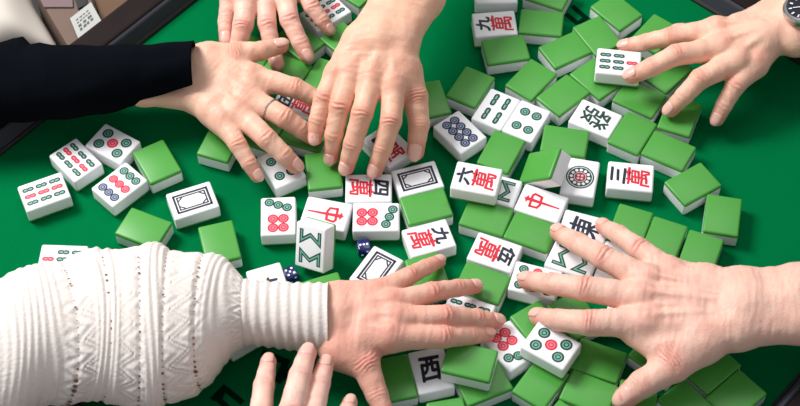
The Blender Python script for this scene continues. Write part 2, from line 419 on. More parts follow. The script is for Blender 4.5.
TILES = [   # way up, face, x, y, turn, level, label
    ('W', 's9', -307.8, 11.8, 292.5, 0, 'white tile with nine small bars in three rows, leftmost tile lying on the cloth'),
    ('W', 's9', -283.4, 45.4, 40.5, 0, 'nine bar tile between the leftmost tile and the five circle tile of the left cluster'),
    ('W', 'p5', -252.1, 62.2, 56.1, 0, 'five circle tile below the black sleeve in the left cluster'),
    ('W', 'p9', -242.8, 17.4, 314.2, 0, 'nine circle tile with blue, red and green rows in the left cluster'),
    ('G', None, -211.8, 41.2, 27.6, 0, 'green-backed tile touching the left cluster of white tiles, beside the five circle tile'),
    ('W', 'bai', -178.5, -2.1, 289.3, 0, 'blank white dragon tile with an empty dark frame, alone left of the black-sleeved hand'),
    ('G', None, -219.0, -29.2, 64.1, 0, 'green-backed tile just above the cable knit sleeve, left of the other one there'),
    ('G', None, -153.6, -46.2, 13.3, 0, 'green-backed tile above the knit cuff, below the framed blank tile'),
    ('W', 's7', -285.3, -59.3, 85.6, 0, 'seven bar tile half covered by the top of the white knit sleeve'),
    ('G', None, -156.5, 61.8, 339.1, 0, 'green-backed tile under the little finger of the black-sleeved hand'),
    ('W', 'p4', -102.6, 31.3, 26.9, 0, 'four circle tile under the ring fingertip of the black-sleeved hand'),
    ('G', None, -65.8, 26.4, 5.3, 0, 'green-backed tile below the ring and little fingertips of the central hand'),
    ('W', '4m', -26.8, 5.6, 268.9, 0, 'four ten-thousand character tile under the index fingertip of the central hand'),
    ('W', 'bai', 15.8, 14.0, 285.2, 0, 'blank white dragon tile with an empty frame beneath the thumb tip of the central hand'),
    ('G', None, 22.3, -15.7, 284.5, 0, 'green-backed tile directly below the framed blank tile near the central thumb'),
    ('W', '9m', 23.5, -48.3, 285.9, 0, 'nine ten-thousand character tile above the little finger of the knit-sleeved hand'),
    ('G', None, 21.4, -85.4, 14.0, 0, 'green-backed tile under the spread little and ring fingers of the knit-sleeved hand'),
    ('W', 'p7', -20.7, -25.2, 268.4, 0, 'seven circle tile with four red circles on its left, above a blue die'),
    ('W', 'zhong', -63.4, -20.2, 255.2, 0, 'red centre dragon tile behind the leaning eight bar tile'),
    ('W', 'bai', -21.2, -78.7, 326.6, 0, 'slanted framed blank tile partly under the little finger side of the knit-sleeved hand'),
    ('W', 'nan', -110.6, -91.1, 17.0, 0, 'white tile mostly covered by the knit cuff with one black stroke showing'),
    ('G', None, -68.1, -99.3, 287.3, 0, 'green-backed tile peeking from under the knit cuff, right of a blue die'),
    ('W', 'plain', -131.4, -132.1, 303.1, 0, 'white tile hidden under the knit cuff with only a corner showing'),
    ('W', 'p7', -104.3, -21.1, 1.1, 0, 'seven circle tile with green circles on top, left of the leaning eight bar tile'),
    ('W', 's9', 52.5, -123.7, 248.8, 0, 'nine bar tile between the ring and middle fingers of the knit-sleeved hand'),
    ('W', '5m', 78.3, -64.8, 246.1, 0, 'five ten-thousand character tile in the middle right of the pile'),
    ('G', None, 66.5, -94.5, 245.3, 0, 'green-backed tile under the ring fingertip of the knit-sleeved hand'),
    ('G', None, 73.2, -28.1, 247.8, 0, 'green-backed tile below the raised six ten-thousand tile'),
    ('G', None, 110.6, -44.8, 243.9, 0, 'green-backed tile left of the ring fingertip of the bare right hand, below the red dragon'),
    ('W', 'zhong', 121.0, -16.0, 65.7, 0, 'red centre dragon tile beside the single circle tile'),
    ('W', 's8', 82.8, 0.9, 249.7, 0, 'eight bar tile half hidden beneath the raised six ten-thousand tile'),
    ('W', '6m', 65.9, 0.5, 74.7, 1, 'six ten-thousand character tile lying raised on top of other tiles'),
    ('G', None, 90.0, 40.9, 333.2, 0, 'green-backed tile between the eight dark circle tile and the four circle tile'),
    ('W', 's4', 88.1, 88.3, 329.8, 0, 'four green bar tile joined to a four circle tile on its right'),
    ('W', 'p4', 114.4, 73.8, 330.0, 0, 'four circle tile beside the four bar tile'),
    ('G', None, 66.7, 115.0, 329.8, 0, 'green-backed tile above the eight dark circle tile'),
    ('G', None, 29.2, 101.8, 13.9, 0, 'green-backed tile half under the thumb side of the central hand'),
    ('W', 'p8', 54.7, 63.8, 37.0, 0, 'eight dark circle tile in the upper middle'),
    ('W', '2m', 96.1, 229.4, 268.3, 0, 'white character tile cut off by the top edge, above the nine ten-thousand tile'),
    ('G', None, 144.9, 225.5, 244.2, 0, 'green-backed tile cut off by the top edge, right of the character tiles'),
    ('G', None, 135.9, 189.2, 260.7, 0, 'green-backed tile right of the nine ten-thousand tile near the top edge'),
    ('W', '9m', 92.7, 189.1, 93.3, 0, 'nine ten-thousand character tile near the top edge'),
    ('G', None, 101.0, 157.6, 278.3, 0, 'green-backed tile just below the upper nine ten-thousand tile'),
    ('G', None, 155.2, 155.4, 297.7, 0, 'green-backed tile between the upper character tiles and the raised seven bar tile'),
    ('G', None, 121.9, 121.4, 319.7, 0, 'green-backed tile above the four circle tile'),
    ('G', None, 149.2, 102.3, 311.3, 0, 'green-backed tile left of the green dragon tile'),
    ('G', None, 180.6, 120.1, 38.3, 0, 'green-backed tile beneath the raised seven bar tile'),
    ('W', 's7', 199.6, 124.7, 260.2, 1, 'seven bar tile raised on the pile under the middle fingertip of the watch hand'),
    ('G', None, 186.5, 171.4, 27.6, 0, 'green-backed tile directly above the raised seven bar tile'),
    ('G', None, 206.7, 200.9, 39.0, 0, 'green-backed tile at the top edge, uppermost beside the watch hand'),
    ('G', None, 239.8, 171.3, 319.5, 0, 'green-backed tile partly under the index finger of the watch hand'),
    ('G', None, 245.0, 125.0, 315.6, 0, 'green-backed tile between the middle and ring fingers of the watch hand'),
    ('G', None, 217.1, 96.2, 236.6, 0, 'green-backed tile below the middle fingertip of the watch hand'),
    ('G', None, 250.4, 74.9, 336.4, 0, 'green-backed tile under the ring fingertip of the watch hand'),
    ('G', None, 206.7, 57.2, 328.2, 0, 'green-backed tile right of the green dragon tile'),
    ('G', None, 236.2, 36.8, 238.8, 0, 'green-backed tile above right of the three ten-thousand tile'),
    ('W', '3m', 199.9, 9.5, 80.8, 0, 'three ten-thousand character tile'),
    ('G', None, 252.9, 0.3, 300.5, 0, 'green-backed tile lying askew to the right of the three ten-thousand tile'),
    ('G', None, 273.8, -33.4, 346.9, 0, 'rightmost green-backed tile on the open cloth'),
    ('G', None, 250.3, -71.1, 337.0, 0, 'green-backed tile against the wrist side of the bare right hand, right of two touching ones'),
    ('G', None, 221.4, -56.4, 335.9, 0, 'green-backed tile right one of the touching pair above the bare right hand'),
    ('G', None, 194.2, -42.0, 337.7, 0, 'green-backed tile left one of the touching pair above the bare right hand'),
    ('W', 'p1', 156.3, 10.4, 346.9, 0, 'single large circle tile with a red centre'),
    ('G', None, 146.5, 50.6, 257.1, 0, 'green-backed tile behind the tile leaning on the single circle tile'),
    ('W', 'fa', 175.7, 74.4, 238.8, 0, 'green dragon tile with a dark green character'),
    ('W', 's8', 142.9, -73.9, 244.2, 0, 'eight bar tile between the ring and middle fingers of the bare right hand'),
    ('W', 'dong', 155.3, -43.1, 70.3, 0, 'black character tile under the ring finger of the bare right hand'),
    ('W', 'plain', 179.5, -79.6, 339.3, 0, 'white tile hidden between the little and ring fingers of the bare right hand'),
    ('W', 'plain', 182.6, -123.4, 340.0, 0, 'white tile showing a sliver near the ring knuckle of the bare right hand'),
    ('W', 'p9', 110.3, -94.0, 71.3, 0, 'nine circle tile half covered by the middle fingertip of the bare right hand'),
    ('G', None, 109.7, -137.4, 31.3, 0, 'green-backed tile behind the raised five circle tile, under the index fingertip'),
    ('W', 'p5', 116.9, -165.7, 55.2, 1, 'five circle tile raised on the pile at the lower right'),
    ('W', 'p7', 85.2, -155.9, 213.7, 0, 'seven circle tile at the index fingertip of the knit-sleeved hand'),
    ('G', None, 51.4, -177.7, 253.2, 1, 'green-backed tile raised on others below the index fingertip of the knit-sleeved hand'),
    ('G', None, 61.8, -188.4, 292.1, 0, 'green-backed tile beneath the raised one at the bottom middle'),
    ('W', 'xi', 21.0, -175.9, 12.1, 0, 'west wind tile with a black character at the bottom middle'),
    ('G', None, -8.5, -182.4, 11.2, 0, 'green-backed tile inside the crook of the knit-sleeved thumb'),
    ('G', None, 33.6, -222.8, 8.9, 0, 'green-backed tile cut off by the bottom edge below the west wind tile'),
    ('G', None, 107.9, -190.3, 323.2, 0, 'green-backed tile beneath the raised five circle tile'),
    ('G', None, 145.4, -200.6, 243.3, 0, 'green-backed tile at the bottom edge left of the bare thumb tip'),
    ('G', None, 155.7, -171.4, 246.2, 0, 'green-backed tile right of the raised five circle tile'),
    ('G', None, 127.1, -229.6, 50.0, 0, 'green-backed tile at the bottom edge with only a corner in view'),
    ('G', None, 204.1, -169.7, 48.1, 0, 'green-backed tile in the gap between the thumb and palm of the bare right hand'),
    ('G', None, 182.1, -211.4, 348.3, 0, 'green-backed tile below the thumb of the bare right hand at the bottom edge'),
    ('G', None, 222.1, -214.8, 217.9, 0, 'green-backed tile at the bottom edge under the heel of the bare right hand'),
    ('G', None, 244.4, -181.1, 309.8, 0, 'narrow visible green-backed tile under the wrist of the bare right hand'),
    ('G', None, 261.0, -207.2, 309.8, 0, 'green-backed tile nearest the bottom right corner of the table'),
    ('W', 's9', -64.5, 209.1, 307.4, 0, 'bar tile beneath the little finger of the bare upper hand'),
    ('G', None, -37.5, 238.9, 228.9, 0, 'green-backed tile cut off by the top edge left of the central forearm'),
    ('G', None, -45.8, 173.2, 42.5, 0, 'green-backed tile below the little fingertip of the upper hand'),
    ('G', None, -89.3, 175.4, 44.7, 0, 'green-backed tile between the ring and little fingers of the upper hand'),
    ('G', None, -65.3, 131.1, 335.8, 0, 'green-backed tile between the upper hand and the central hand'),
    ('W', '5m', -90.1, 102.8, 69.1, 0, 'ten-thousand character tile showing between index and middle fingers of the black-sleeved hand'),
    ('G', None, -119.0, 72.6, 335.5, 0, 'green-backed tile between the middle and ring fingers of the black-sleeved hand'),
    ('G', None, -82.5, 67.4, 248.0, 0, 'green-backed tile under the middle finger of the black-sleeved hand'),
    ('W', '1m', -8.9, 51.5, 36.4, 0, 'white character tile between the index finger and thumb of the central hand'),
    ('G', None, -132.1, 167.8, 63.4, 0, 'dark green-backed tile between the index and middle fingers of the upper hand'),
    ('G', None, -100.3, 141.5, 61.1, 0, 'green-backed tile just below the thumb of the black-sleeved hand'),
    ('G', None, 140.2, -128.7, 28.5, 0, 'green-backed tile under the index finger of the bare right hand'),
]
for way, face, x, y, yaw, lvl, label in TILES:
    make_tile(face if way == 'W' else 'plain', label, x, y, lvl*(TT+0.05)+0.02, (0, 0, math.radians(yaw)), way == 'G')


def place_tilted(face, label, origin, ex, ey, flipped=False):
    ex = Vector(ex).normalized(); ey = Vector(ey); ey = (ey-ex*ey.dot(ex)).normalized(); ez = ex.cross(ey)
    t = make_tile(face, label, 0, 0, 0, (0, 0, 0), flipped)
    m = Matrix((ex, ey, ez)).transposed().to_4x4(); m.translation = Vector(origin)*S
    t.matrix_world = m
    return t
# one tile leans with its far edge raised against the red dragon tile, one lies propped on the single circle tile
place_tilted('s8', 'eight bar tile leaning up against the red centre dragon tile, facing the viewer', (-67.5, -52.3, 20.0), (0.8427, -0.4794, 0.2451), (0.0874, 0.5709, 0.8163))
place_tilted('plain', 'tilted green-backed tile propped on the single circle tile, white side showing', (131.8, 13.85, 16.9), (-0.3651, -0.9078, -0.2063), (0.601, -0.3991, 0.6925), True)



# ------------------------------------------------------------------ dice
def die(label, x, y, yaw, top):
    bm = rounded_box(-6.5, 6.5, -6.5, 6.5, 0, 13, 1.6, 3)
    lay = {1: [(0, 0)], 3: [(-3.4, 0), (0, 0), (3.4, 0)], 5: [(-3, -3), (3, 3), (-3, 3), (3, -3), (0, 0)], 4: [(-3, -3), (3, 3), (-3, 3), (3, -3)], 2: [(-2.6, -2.6), (2.6, 2.6)], 6: [(-3, -3.6), (-3, 0), (-3, 3.6), (3, -3.6), (3, 0), (3, 3.6)]}
    def pips(k, fn):
        for a, b in lay[k]:
            vs = [bm.verts.new(fn(a+1.25*math.cos(t*math.pi/5), b+1.25*math.sin(t*math.pi/5))) for t in range(10)]
            bm.faces.new(vs).material_index = 1
    pips(top, lambda a, b: (a, b, 13.05)); pips(2, lambda a, b: (a, -6.55, 6.5+b)); pips(4, lambda a, b: (6.55, a, 6.5+b)); pips(3, lambda a, b: (-6.55, a, 6.5+b))
    o = from_bm('die', bm, [M['die'], M['pip']])
    o.location = (x*S, y*S, 0.0002); o.rotation_euler = (0, 0, math.radians(yaw)); o.scale = (0.86, 0.86, 0.86)
    tag(o, label, 'die')
_d1 = (-31.7, -49.8, 5.0)
_d2 = (-93.8, -75.0, 6.0)
die('navy blue die touching the seven circle tile, beside the slanted framed tile', _d1[0], _d1[1], 8, 3)
die('navy blue die below the leaning eight bar tile next to the knit cuff', _d2[0], _d2[1], 28, 5)

# ------------------------------------------------------------------ hands: implicit surfaces polygonised with surface nets
def smin(a, b, k):
    h = np.clip(0.5+0.5*(b-a)/k, 0, 1)
    return b*(1-h)+a*h-k*h*(1-h)

class Field:
    def __init__(s, lo, hi, h):
        s.lo = np.array(lo, float); s.h = h
        s.n = np.ceil((np.array(hi)-s.lo)/h).astype(int)+1
        s.ax = [s.lo[i]+h*np.arange(s.n[i]) for i in range(3)]
    def new(s): return np.full(s.n, 14.0, np.float32)
    def cone(s, F, a, b, ra, rb, k):
        a = np.array(a, float); b = np.array(b, float); mg = 13+max(ra, rb)
        lo = np.minimum(a, b)-mg; hi = np.maximum(a, b)+mg
        i0 = np.clip(np.floor((lo-s.lo)/s.h).astype(int), 0, s.n); i1 = np.clip(np.ceil((hi-s.lo)/s.h).astype(int)+1, 0, s.n)
        if np.any(i1 <= i0): return
        X = s.ax[0][i0[0]:i1[0]][:, None, None]-a[0]; Y = s.ax[1][i0[1]:i1[1]][None, :, None]-a[1]; Z = s.ax[2][i0[2]:i1[2]][None, None, :]-a[2]
        d = b-a; dd = max(d@d, 1e-6)
        t = np.clip((X*d[0]+Y*d[1]+Z*d[2])/dd, 0, 1)
        dist = np.sqrt((X-t*d[0])**2+(Y-t*d[1])**2+(Z-t*d[2])**2)-(ra+(rb-ra)*t)
        sl = tuple(slice(i0[j], i1[j]) for j in range(3))
        F[sl] = smin(F[sl], dist.astype(np.float32), k)

def surface_nets(F, lo, h):
    ins = F < 0
    c = np.zeros(np.array(F.shape)-1, np.int8)
    nx, ny, nz = c.shape
    off = [(i, j, k) for i in (0, 1) for j in (0, 1) for k in (0, 1)]
    for i, j, k in off: c += ins[i:i+nx, j:j+ny, k:k+nz]
    act = (c > 0) & (c < 8)
    idx = np.argwhere(act); n = len(idx)
    ids = np.full(c.shape, -1, np.int64); ids[act] = np.arange(n)
    val = {o: F[idx[:, 0]+o[0], idx[:, 1]+o[1], idx[:, 2]+o[2]] for o in off}
    P = np.zeros((n, 3)); W = np.zeros(n)
    for a in off:
        for ax in range(3):
            if a[ax]: continue
            b = list(a); b[ax] = 1; b = tuple(b)
            va, vb = val[a], val[b]
            m = (va < 0) != (vb < 0)
            t = np.where(m, va/np.where(m, va-vb, 1), 0)
            q = np.tile(np.array(a, float), (n, 1)); q[:, ax] += t
            P[m] += q[m]; W[m] += 1
    P = (P/W[:, None]+idx)*h+lo
    quads = []
    for ax in range(3):
        o1, o2 = [(1, 2), (2, 0), (0, 1)][ax]
        sl0 = [slice(None)]*3; sl1 = [slice(None)]*3
        sl0[ax] = slice(0, -1); sl1[ax] = slice(1, None)
        A = ins[tuple(sl0)]; B = ins[tuple(sl1)]
        e = np.argwhere(A != B)
        e = e[(e[:, o1] > 0) & (e[:, o2] > 0) & (e[:, o1] < F.shape[o1]-1) & (e[:, o2] < F.shape[o2]-1)]
        flip = A[e[:, 0], e[:, 1], e[:, 2]]
        def g(d1, d2):
            q = e.copy(); q[:, o1] -= d1; q[:, o2] -= d2
            return ids[q[:, 0], q[:, 1], q[:, 2]]
        Q = np.stack([g(1, 1), g(0, 1), g(0, 0), g(1, 0)], 1)
        Q[~flip] = Q[~flip][:, ::-1]
        quads.append(Q)
    Q = np.concatenate(quads)
    return P, Q[(Q >= 0).all(1)]

V3 = lambda q: np.array(q[:3], float)
def build_hand(key, H, clip=None):
    h = 1.15
    ch = [H['thumb']]+H['fingers']
    allp = [q for c in ch for q in c]+H['wrist']+H['arm']
    if H['arm2']: allp += H['arm2']
    lo = np.min([V3(q)-q[3] for q in allp], 0)-5; hi = np.max([V3(q)+q[3] for q in allp], 0)+5
    if clip:
        lo = np.maximum(lo, clip[0]); hi = np.minimum(hi, clip[1])
    G = Field(lo, hi, h)
    palm = G.new()
    W = H['wrist']; A = H['arm']; fing = H['fingers']; th = H['thumb']
    # wrist order runs along the row of knuckles: match index side to whichever end lies nearer
    wi = [V3(q) for q in W]
    i0 = fing[0][0]
    Ws = list(W) if np.linalg.norm(V3(W[0])-V3(i0)) < np.linalg.norm(V3(W[2])-V3(i0)) else list(W)[::-1]
    wt = [0.0, 0.65, 1.35, 2.0]
    def wat(t):
        i = min(int(t), 1); f = t-i
        return V3(Ws[i])*(1-f)+V3(Ws[i+1])*f, Ws[i][3]*(1-f)+Ws[i+1][3]*f
    for n_, f in enumerate(fing):
        wp, wr = wat(wt[n_])
        mid = V3(f[0])*0.5+wp*0.5
        G.cone(palm, wp, mid, wr*0.86, 12.5, 7); G.cone(palm, mid, V3(f[0])-(0, 0, 1.5), 12.5, f[0][3]*1.02, 7)
        G.cone(palm, wp-(0, 0, 3), V3(f[0])*0.8+wp*0.2-(0, 0, 5), wr*0.8, 10, 7)
    for a in range(3):
        G.cone(palm, V3(W[a]), V3(A[a]), W[a][3], A[a][3], 9)
        if H['arm2']: G.cone(palm, V3(A[a]), V3(H['arm2'][a]), A[a][3], H['arm2'][a][3], 9)
    for a in range(2):
        G.cone(palm, V3(W[a]), V3(W[a+1]), W[a][3], W[a+1][3], 8)
    for a in range(3):      # webs between neighbouring fingers
        f, g = fing[a], fing[a+1]
        p = V3(f[0])*0.74+V3(f[1])*0.26-(0, 0, 4); q = V3(g[0])*0.74+V3(g[1])*0.26-(0, 0, 4)
        G.cone(palm, p, q, 6.4, 6.0, 5)
        G.cone(palm, V3(f[0]), V3(g[0]), 9.5, 9.0, 5)
    # thumb base and its web towards the index knuckle
    G.cone(palm, wat(0.2)[0], V3(th[0]), wat(0)[1]*0.8, th[0][3], 9)
    G.cone(palm, V3(th[0]), V3(fing[0][0])*0.6+V3(th[0])*0.4, th[0][3]*0.9, 9.5, 9)
    G.cone(palm, V3(th[1])*0.75+V3(th[0])*0.25-(0, 0, 3), V3(fing[0][0])*0.75+wat(0)[0]*0.25-(0, 0, 3), 7, 8, 8)
    for wa_, wb_ in H.get('web', []):
        G.cone(palm, V3(wa_), V3(wb_), wa_[3], wb_[3], 9)
    # knuckles, tendons
    for n_, f in enumerate(fing):
        wp, wr = wat(0.4+wt[n_]*0.6)
        top = V3(f[0])+(0, 0, f[0][3]*0.42)
        G.cone(palm, top, top, f[0][3]*0.66, f[0][3]*0.66, 5)
        e_ = V3(f[0])*0.30+wp*0.70
        G.cone(palm, V3(f[0])+(0, 0, f[0][3]*0.98), e_+(0, 0, wr*0.74), 2.0, 0.8, 3.6)
        if n_ < 3:          # a vein wanders between two tendons
            g_ = fing[n_+1]; wq, wr2 = wat((wt[n_]+wt[n_+1])/2)
            a_ = V3(f[0])*0.5+V3(g_[0])*0.5+(0, 0, 9.6)
            b_ = a_*0.55+wq*0.45+(0, 0, 5.5)+np.array([3.0*(-1)**n_, 2.5, 0])
            c_ = a_*0.15+wq*0.85+(0, 0, wr2*0.74)
            G.cone(palm, a_, b_, 1.0, 1.4, 2.2); G.cone(palm, b_, c_, 1.4, 1.2, 2.2)
    fld = G.new()
    for c, f in enumerate(ch):
        one = G.new()
        for a in range(3):
            p, q = f[a], f[a+1]
            m = (V3(p)*0.5+V3(q)*0.5); rm = (p[3]+q[3])/2*(0.955 if a else 0.97)
            G.cone(one, V3(p), m, p[3], rm, 1.5); G.cone(one, m, V3(q), rm, q[3], 1.5)
        fld = smin(fld, one, 1.2)
    F = smin(palm, fld, 6.5)
    P, Q = surface_nets(F, G.lo, h)
    # one relaxation pass keeps the skin smooth
    for _ in range(2):
        acc = np.zeros_like(P); cnt = np.zeros(len(P))
        for i in range(4):
            np.add.at(acc, Q[:, i], P[Q[:, (i+1) % 4]]); np.add.at(cnt, Q[:, i], 1)
            np.add.at(acc, Q[:, i], P[Q[:, (i+3) % 4]]); np.add.at(cnt, Q[:, i], 1)
        ok = cnt > 0
        P[ok] = P[ok]*0.5+acc[ok]/cnt[ok, None]*0.5
    flush = np.zeros(len(P))
    N = np.zeros_like(P)
    fn = np.cross(P[Q[:, 2]]-P[Q[:, 0]], P[Q[:, 3]]-P[Q[:, 1]])
    for i in range(4): np.add.at(N, Q[:, i], fn)
    N /= np.maximum(np.linalg.norm(N, axis=1), 1e-9)[:, None]
    disp = np.zeros(len(P))
    for c, f in enumerate(ch):
        for j in (1, 2, 3):
            p = V3(f[j]); r = f[j][3]
            d = np.linalg.norm(P-p, axis=1)
            if j == 3:
                flush = np.maximum(flush, 0.75*np.exp(-(np.maximum(d-r, 0)/6.0)**2))
                continue
            ax = V3(f[j+1])-V3(f[j-1]); ax /= np.linalg.norm(ax)
            up = np.array([0, 0, 1.0])-ax*ax[2]; up /= np.linalg.norm(up)
            sel = d < r*1.7
            rel = P[sel]-p; s_ = rel@ax; dors = np.clip((rel@up)/r, 0, 1)
            lat = rel@np.cross(ax, up)
            amp = (0.62 if j == 1 else 0.30)*H.get('lines', 1.0)
            disp[sel] += -amp*np.exp(-(s_/(0.5*r))**2-(lat/(0.8*r))**4)*(0.1+np.cos(2*math.pi*(s_*(1+0.25*np.cos(lat/r*2.2+c)))/3.4+0.8*np.sin(lat*0.5+j+c)))*dors
            fl_ = np.exp(-(s_/(0.7*r))**2)*dors*(0.6 if j == 1 else 0.35)
            flush[sel] = np.maximum(flush[sel], fl_)
        p = V3(f[0])+(0, 0, f[0][3]*0.8)
        flush = np.maximum(flush, 0.5*np.exp(-(np.linalg.norm(P-p, axis=1)/9.0)**2))
    axis = V3(fing[1][0])-V3(W[1]); axis[2] = 0; axis /= np.linalg.norm(axis); side = np.array([-axis[1], axis[0], 0])
    sa = P@axis; sb = P@side
    tops = np.clip(N[:, 2]*1.5, 0, 1)
    wr_ = np.array([noise.noise(Vector((a_*0.20, b_*0.055, z_*0.05))) for a_, b_, z_ in zip(sa, sb, P[:, 2])])
    w2_ = np.array([noise.noise(Vector((a_*0.10+9, b_*0.10, z_*0.08))) for a_, b_, z_ in zip(sa, sb, P[:, 2])])
    disp += tops*(0.5*H.get('lines', 1.0)*(0.35-np.abs(wr_))+0.5*w2_)
    mod = np.clip(0.5+2.0*w2_, 0.1, 1.2)
    P = P+N*(disp*1.0)[:, None]
    root = V3(W[1])*0+V3(W[1])
    P0 = P-root
    me = bpy.data.meshes.new('hand')
    me.vertices.add(len(P0)); me.vertices.foreach_set('co', (P0*S).astype(np.float32).ravel())
    me.loops.add(len(Q)*4); me.loops.foreach_set('vertex_index', Q.astype(np.int32).ravel())
    me.polygons.add(len(Q)); me.polygons.foreach_set('loop_start', np.arange(len(Q), dtype=np.int32)*4)
    me.polygons.foreach_set('loop_total', np.full(len(Q), 4, np.int32))
    me.polygons.foreach_set('use_smooth', np.ones(len(Q), bool))
    me.update(calc_edges=True); me.validate()
    at = me.attributes.new('flush', 'FLOAT', 'POINT'); at.data.foreach_set('value', flush.astype(np.float32))
    me.materials.append(SKIN[key])
    o = link_mesh('hand', me); o.location = tuple(root*S)
    tag(o, H['label'], 'hand')
    # fingernails
    for c, f in enumerate(ch):
        tip = V3(f[3]); r = f[3][3]; ax = tip-V3(f[2]); ax /= np.linalg.norm(ax)
        up = np.array([0, 0, 1.0])-ax*ax[2]; up /= np.linalg.norm(up)
        if c == 0:      # the thumbnail turns a little to the side
            sd = np.cross(ax, up); up = up*0.93+sd*H.get('thumb_roll', 0.0); up /= np.linalg.norm(up)
        sd = np.cross(ax, up)
        nl = r*(1.5 if c else 1.65); nw = 0.86
        nu, nvv = 9, 9; vs = []; fs = []
        for lay in (0, 1):
            for i in range(nu):
                u_ = i/(nu-1)
                for j in range(nvv):
                    v_ = j/(nvv-1)*2-1
                    ang = v_*nw*(1-0.12*abs(2*u_-1)**3)
                    s_ = (-0.62+u_*1.28)*nl-(0.16*nl*v_*v_ if u_ > 0.5 else -0.14*nl*v_*v_)*abs(2*u_-1)
                    rs = max(s_, 0)
                    rad = math.sqrt(max((r+0.25)**2-(rs*0.82)**2, 4)) if rs > 0 else (r+0.22)+(-s_)*(f[2][3]-r)/max(np.linalg.norm(tip-V3(f[2])), 1)
                    rad += 0.10 if lay == 0 else -0.6
                    edge = max(abs(v_), abs(2*u_-1) if u_ < 0.5 else 0)
                    rad -= 0.35*max(0, edge-0.8)/0.2
                    p = tip+ax*s_+(up*math.cos(ang)+sd*math.sin(ang))*rad
                    vs.append(tuple(p-root))
        def id_(l, i, j): return l*nu*nvv+i*nvv+j
        for i in range(nu-1):
            for j in range(nvv-1):
                fs.append((id_(0, i, j), id_(0, i+1, j), id_(0, i+1, j+1), id_(0, i, j+1)))
                fs.append((id_(1, i, j+1), id_(1, i+1, j+1), id_(1, i+1, j), id_(1, i, j)))
        for i in range(nu-1):
            fs.append((id_(0, i+1, 0), id_(0, i, 0), id_(1, i, 0), id_(1, i+1, 0))); fs.append((id_(0, i, nvv-1), id_(0, i+1, nvv-1), id_(1, i+1, nvv-1), id_(1, i, nvv-1)))
        for j in range(nvv-1):
            fs.append((id_(0, 0, j), id_(0, 0, j+1), id_(1, 0, j+1), id_(1, 0, j))); fs.append((id_(0, nu-1, j+1), id_(0, nu-1, j), id_(1, nu-1, j), id_(1, nu-1, j+1)))
        mesh_obj('fingernail', vs, fs, [M['nail']], o)
    return o

HANDS = {}
HANDS['A'] = {'label': 'bare hand reaching from a black sleeve at the left, thumb spread up', 'thumb': [(-163.8, 129.6, 46, 13), (-141.6, 134.9, 47, 11), (-119.3, 138.1, 47, 8.6), (-102.7, 145.4, 44, 7.2)], 'fingers': [[(-127.8, 110.3, 44, 11), (-89.5, 96.3, 44, 9.3), (-74.0, 91.2, 37, 8), (-63.8, 90.7, 30, 6.8)], [(-131.5, 87.7, 44, 11), (-97.8, 63.0, 44, 9.4), (-84.5, 58.1, 34, 8.3), (-75.4, 55.9, 25, 7)], [(-139.0, 72.0, 43, 11), (-112.9, 40.5, 44, 9.2), (-98.8, 29.5, 35, 8.2), (-89.9, 25.3, 25, 7.2)], [(-152.0, 62.9, 41, 10), (-138.2, 38.0, 40, 8), (-129.1, 24.3, 32, 7.1), (-122.7, 16.5, 24, 6.2)]], 'wrist': [(-171.2, 131.6, 44, 13), (-170.7, 114.7, 42, 15), (-172.9, 92.9, 38, 13)], 'arm': [(-218.2, 115.5, 46, 8), (-221.9, 111.2, 43, 9), (-224.4, 97.2, 38, 8)], 'arm2': [(-296.6, 108.3, 50, 8), (-296.2, 103.7, 50, 9), (-295.8, 99.2, 50, 8)]}
HANDS['B'] = {'label': 'bare hand reaching down from the top edge left of centre, fingers spread', 'thumb': [(-144.0, 229.8, 44, 11), (-151.0, 206.3, 40, 9.5), (-154.9, 187.5, 31, 7.6), (-154.9, 170.9, 25, 6.6)], 'fingers': [[(-133.8, 205.1, 46, 11), (-138.1, 175.3, 40, 9.6), (-143.3, 160.7, 28, 8), (-145.2, 147.9, 23.5, 7)], [(-118.4, 211.9, 46, 10.5), (-116.4, 177.4, 38, 8.6), (-112.4, 159.2, 27, 7.6), (-107.8, 141.7, 23.5, 6.8)], [(-101.9, 216.2, 46, 10.5), (-95.8, 179.7, 40, 8.9), (-86.6, 160.7, 31, 7.8), (-80.6, 149.8, 24, 6.8)], [(-87.3, 222.5, 44, 9.6), (-75.5, 196.5, 38, 7.8), (-66.7, 186.5, 31, 6.8), (-60.6, 180.9, 24, 5.8)]], 'wrist': [(-138.9, 290.5, 58, 15), (-121.8, 290.4, 60, 18), (-105.1, 291.7, 58, 15)], 'arm': [(-145.7, 349.5, 66, 18), (-126.4, 349.3, 68, 20), (-109.4, 353.4, 66, 18)], 'arm2': None}
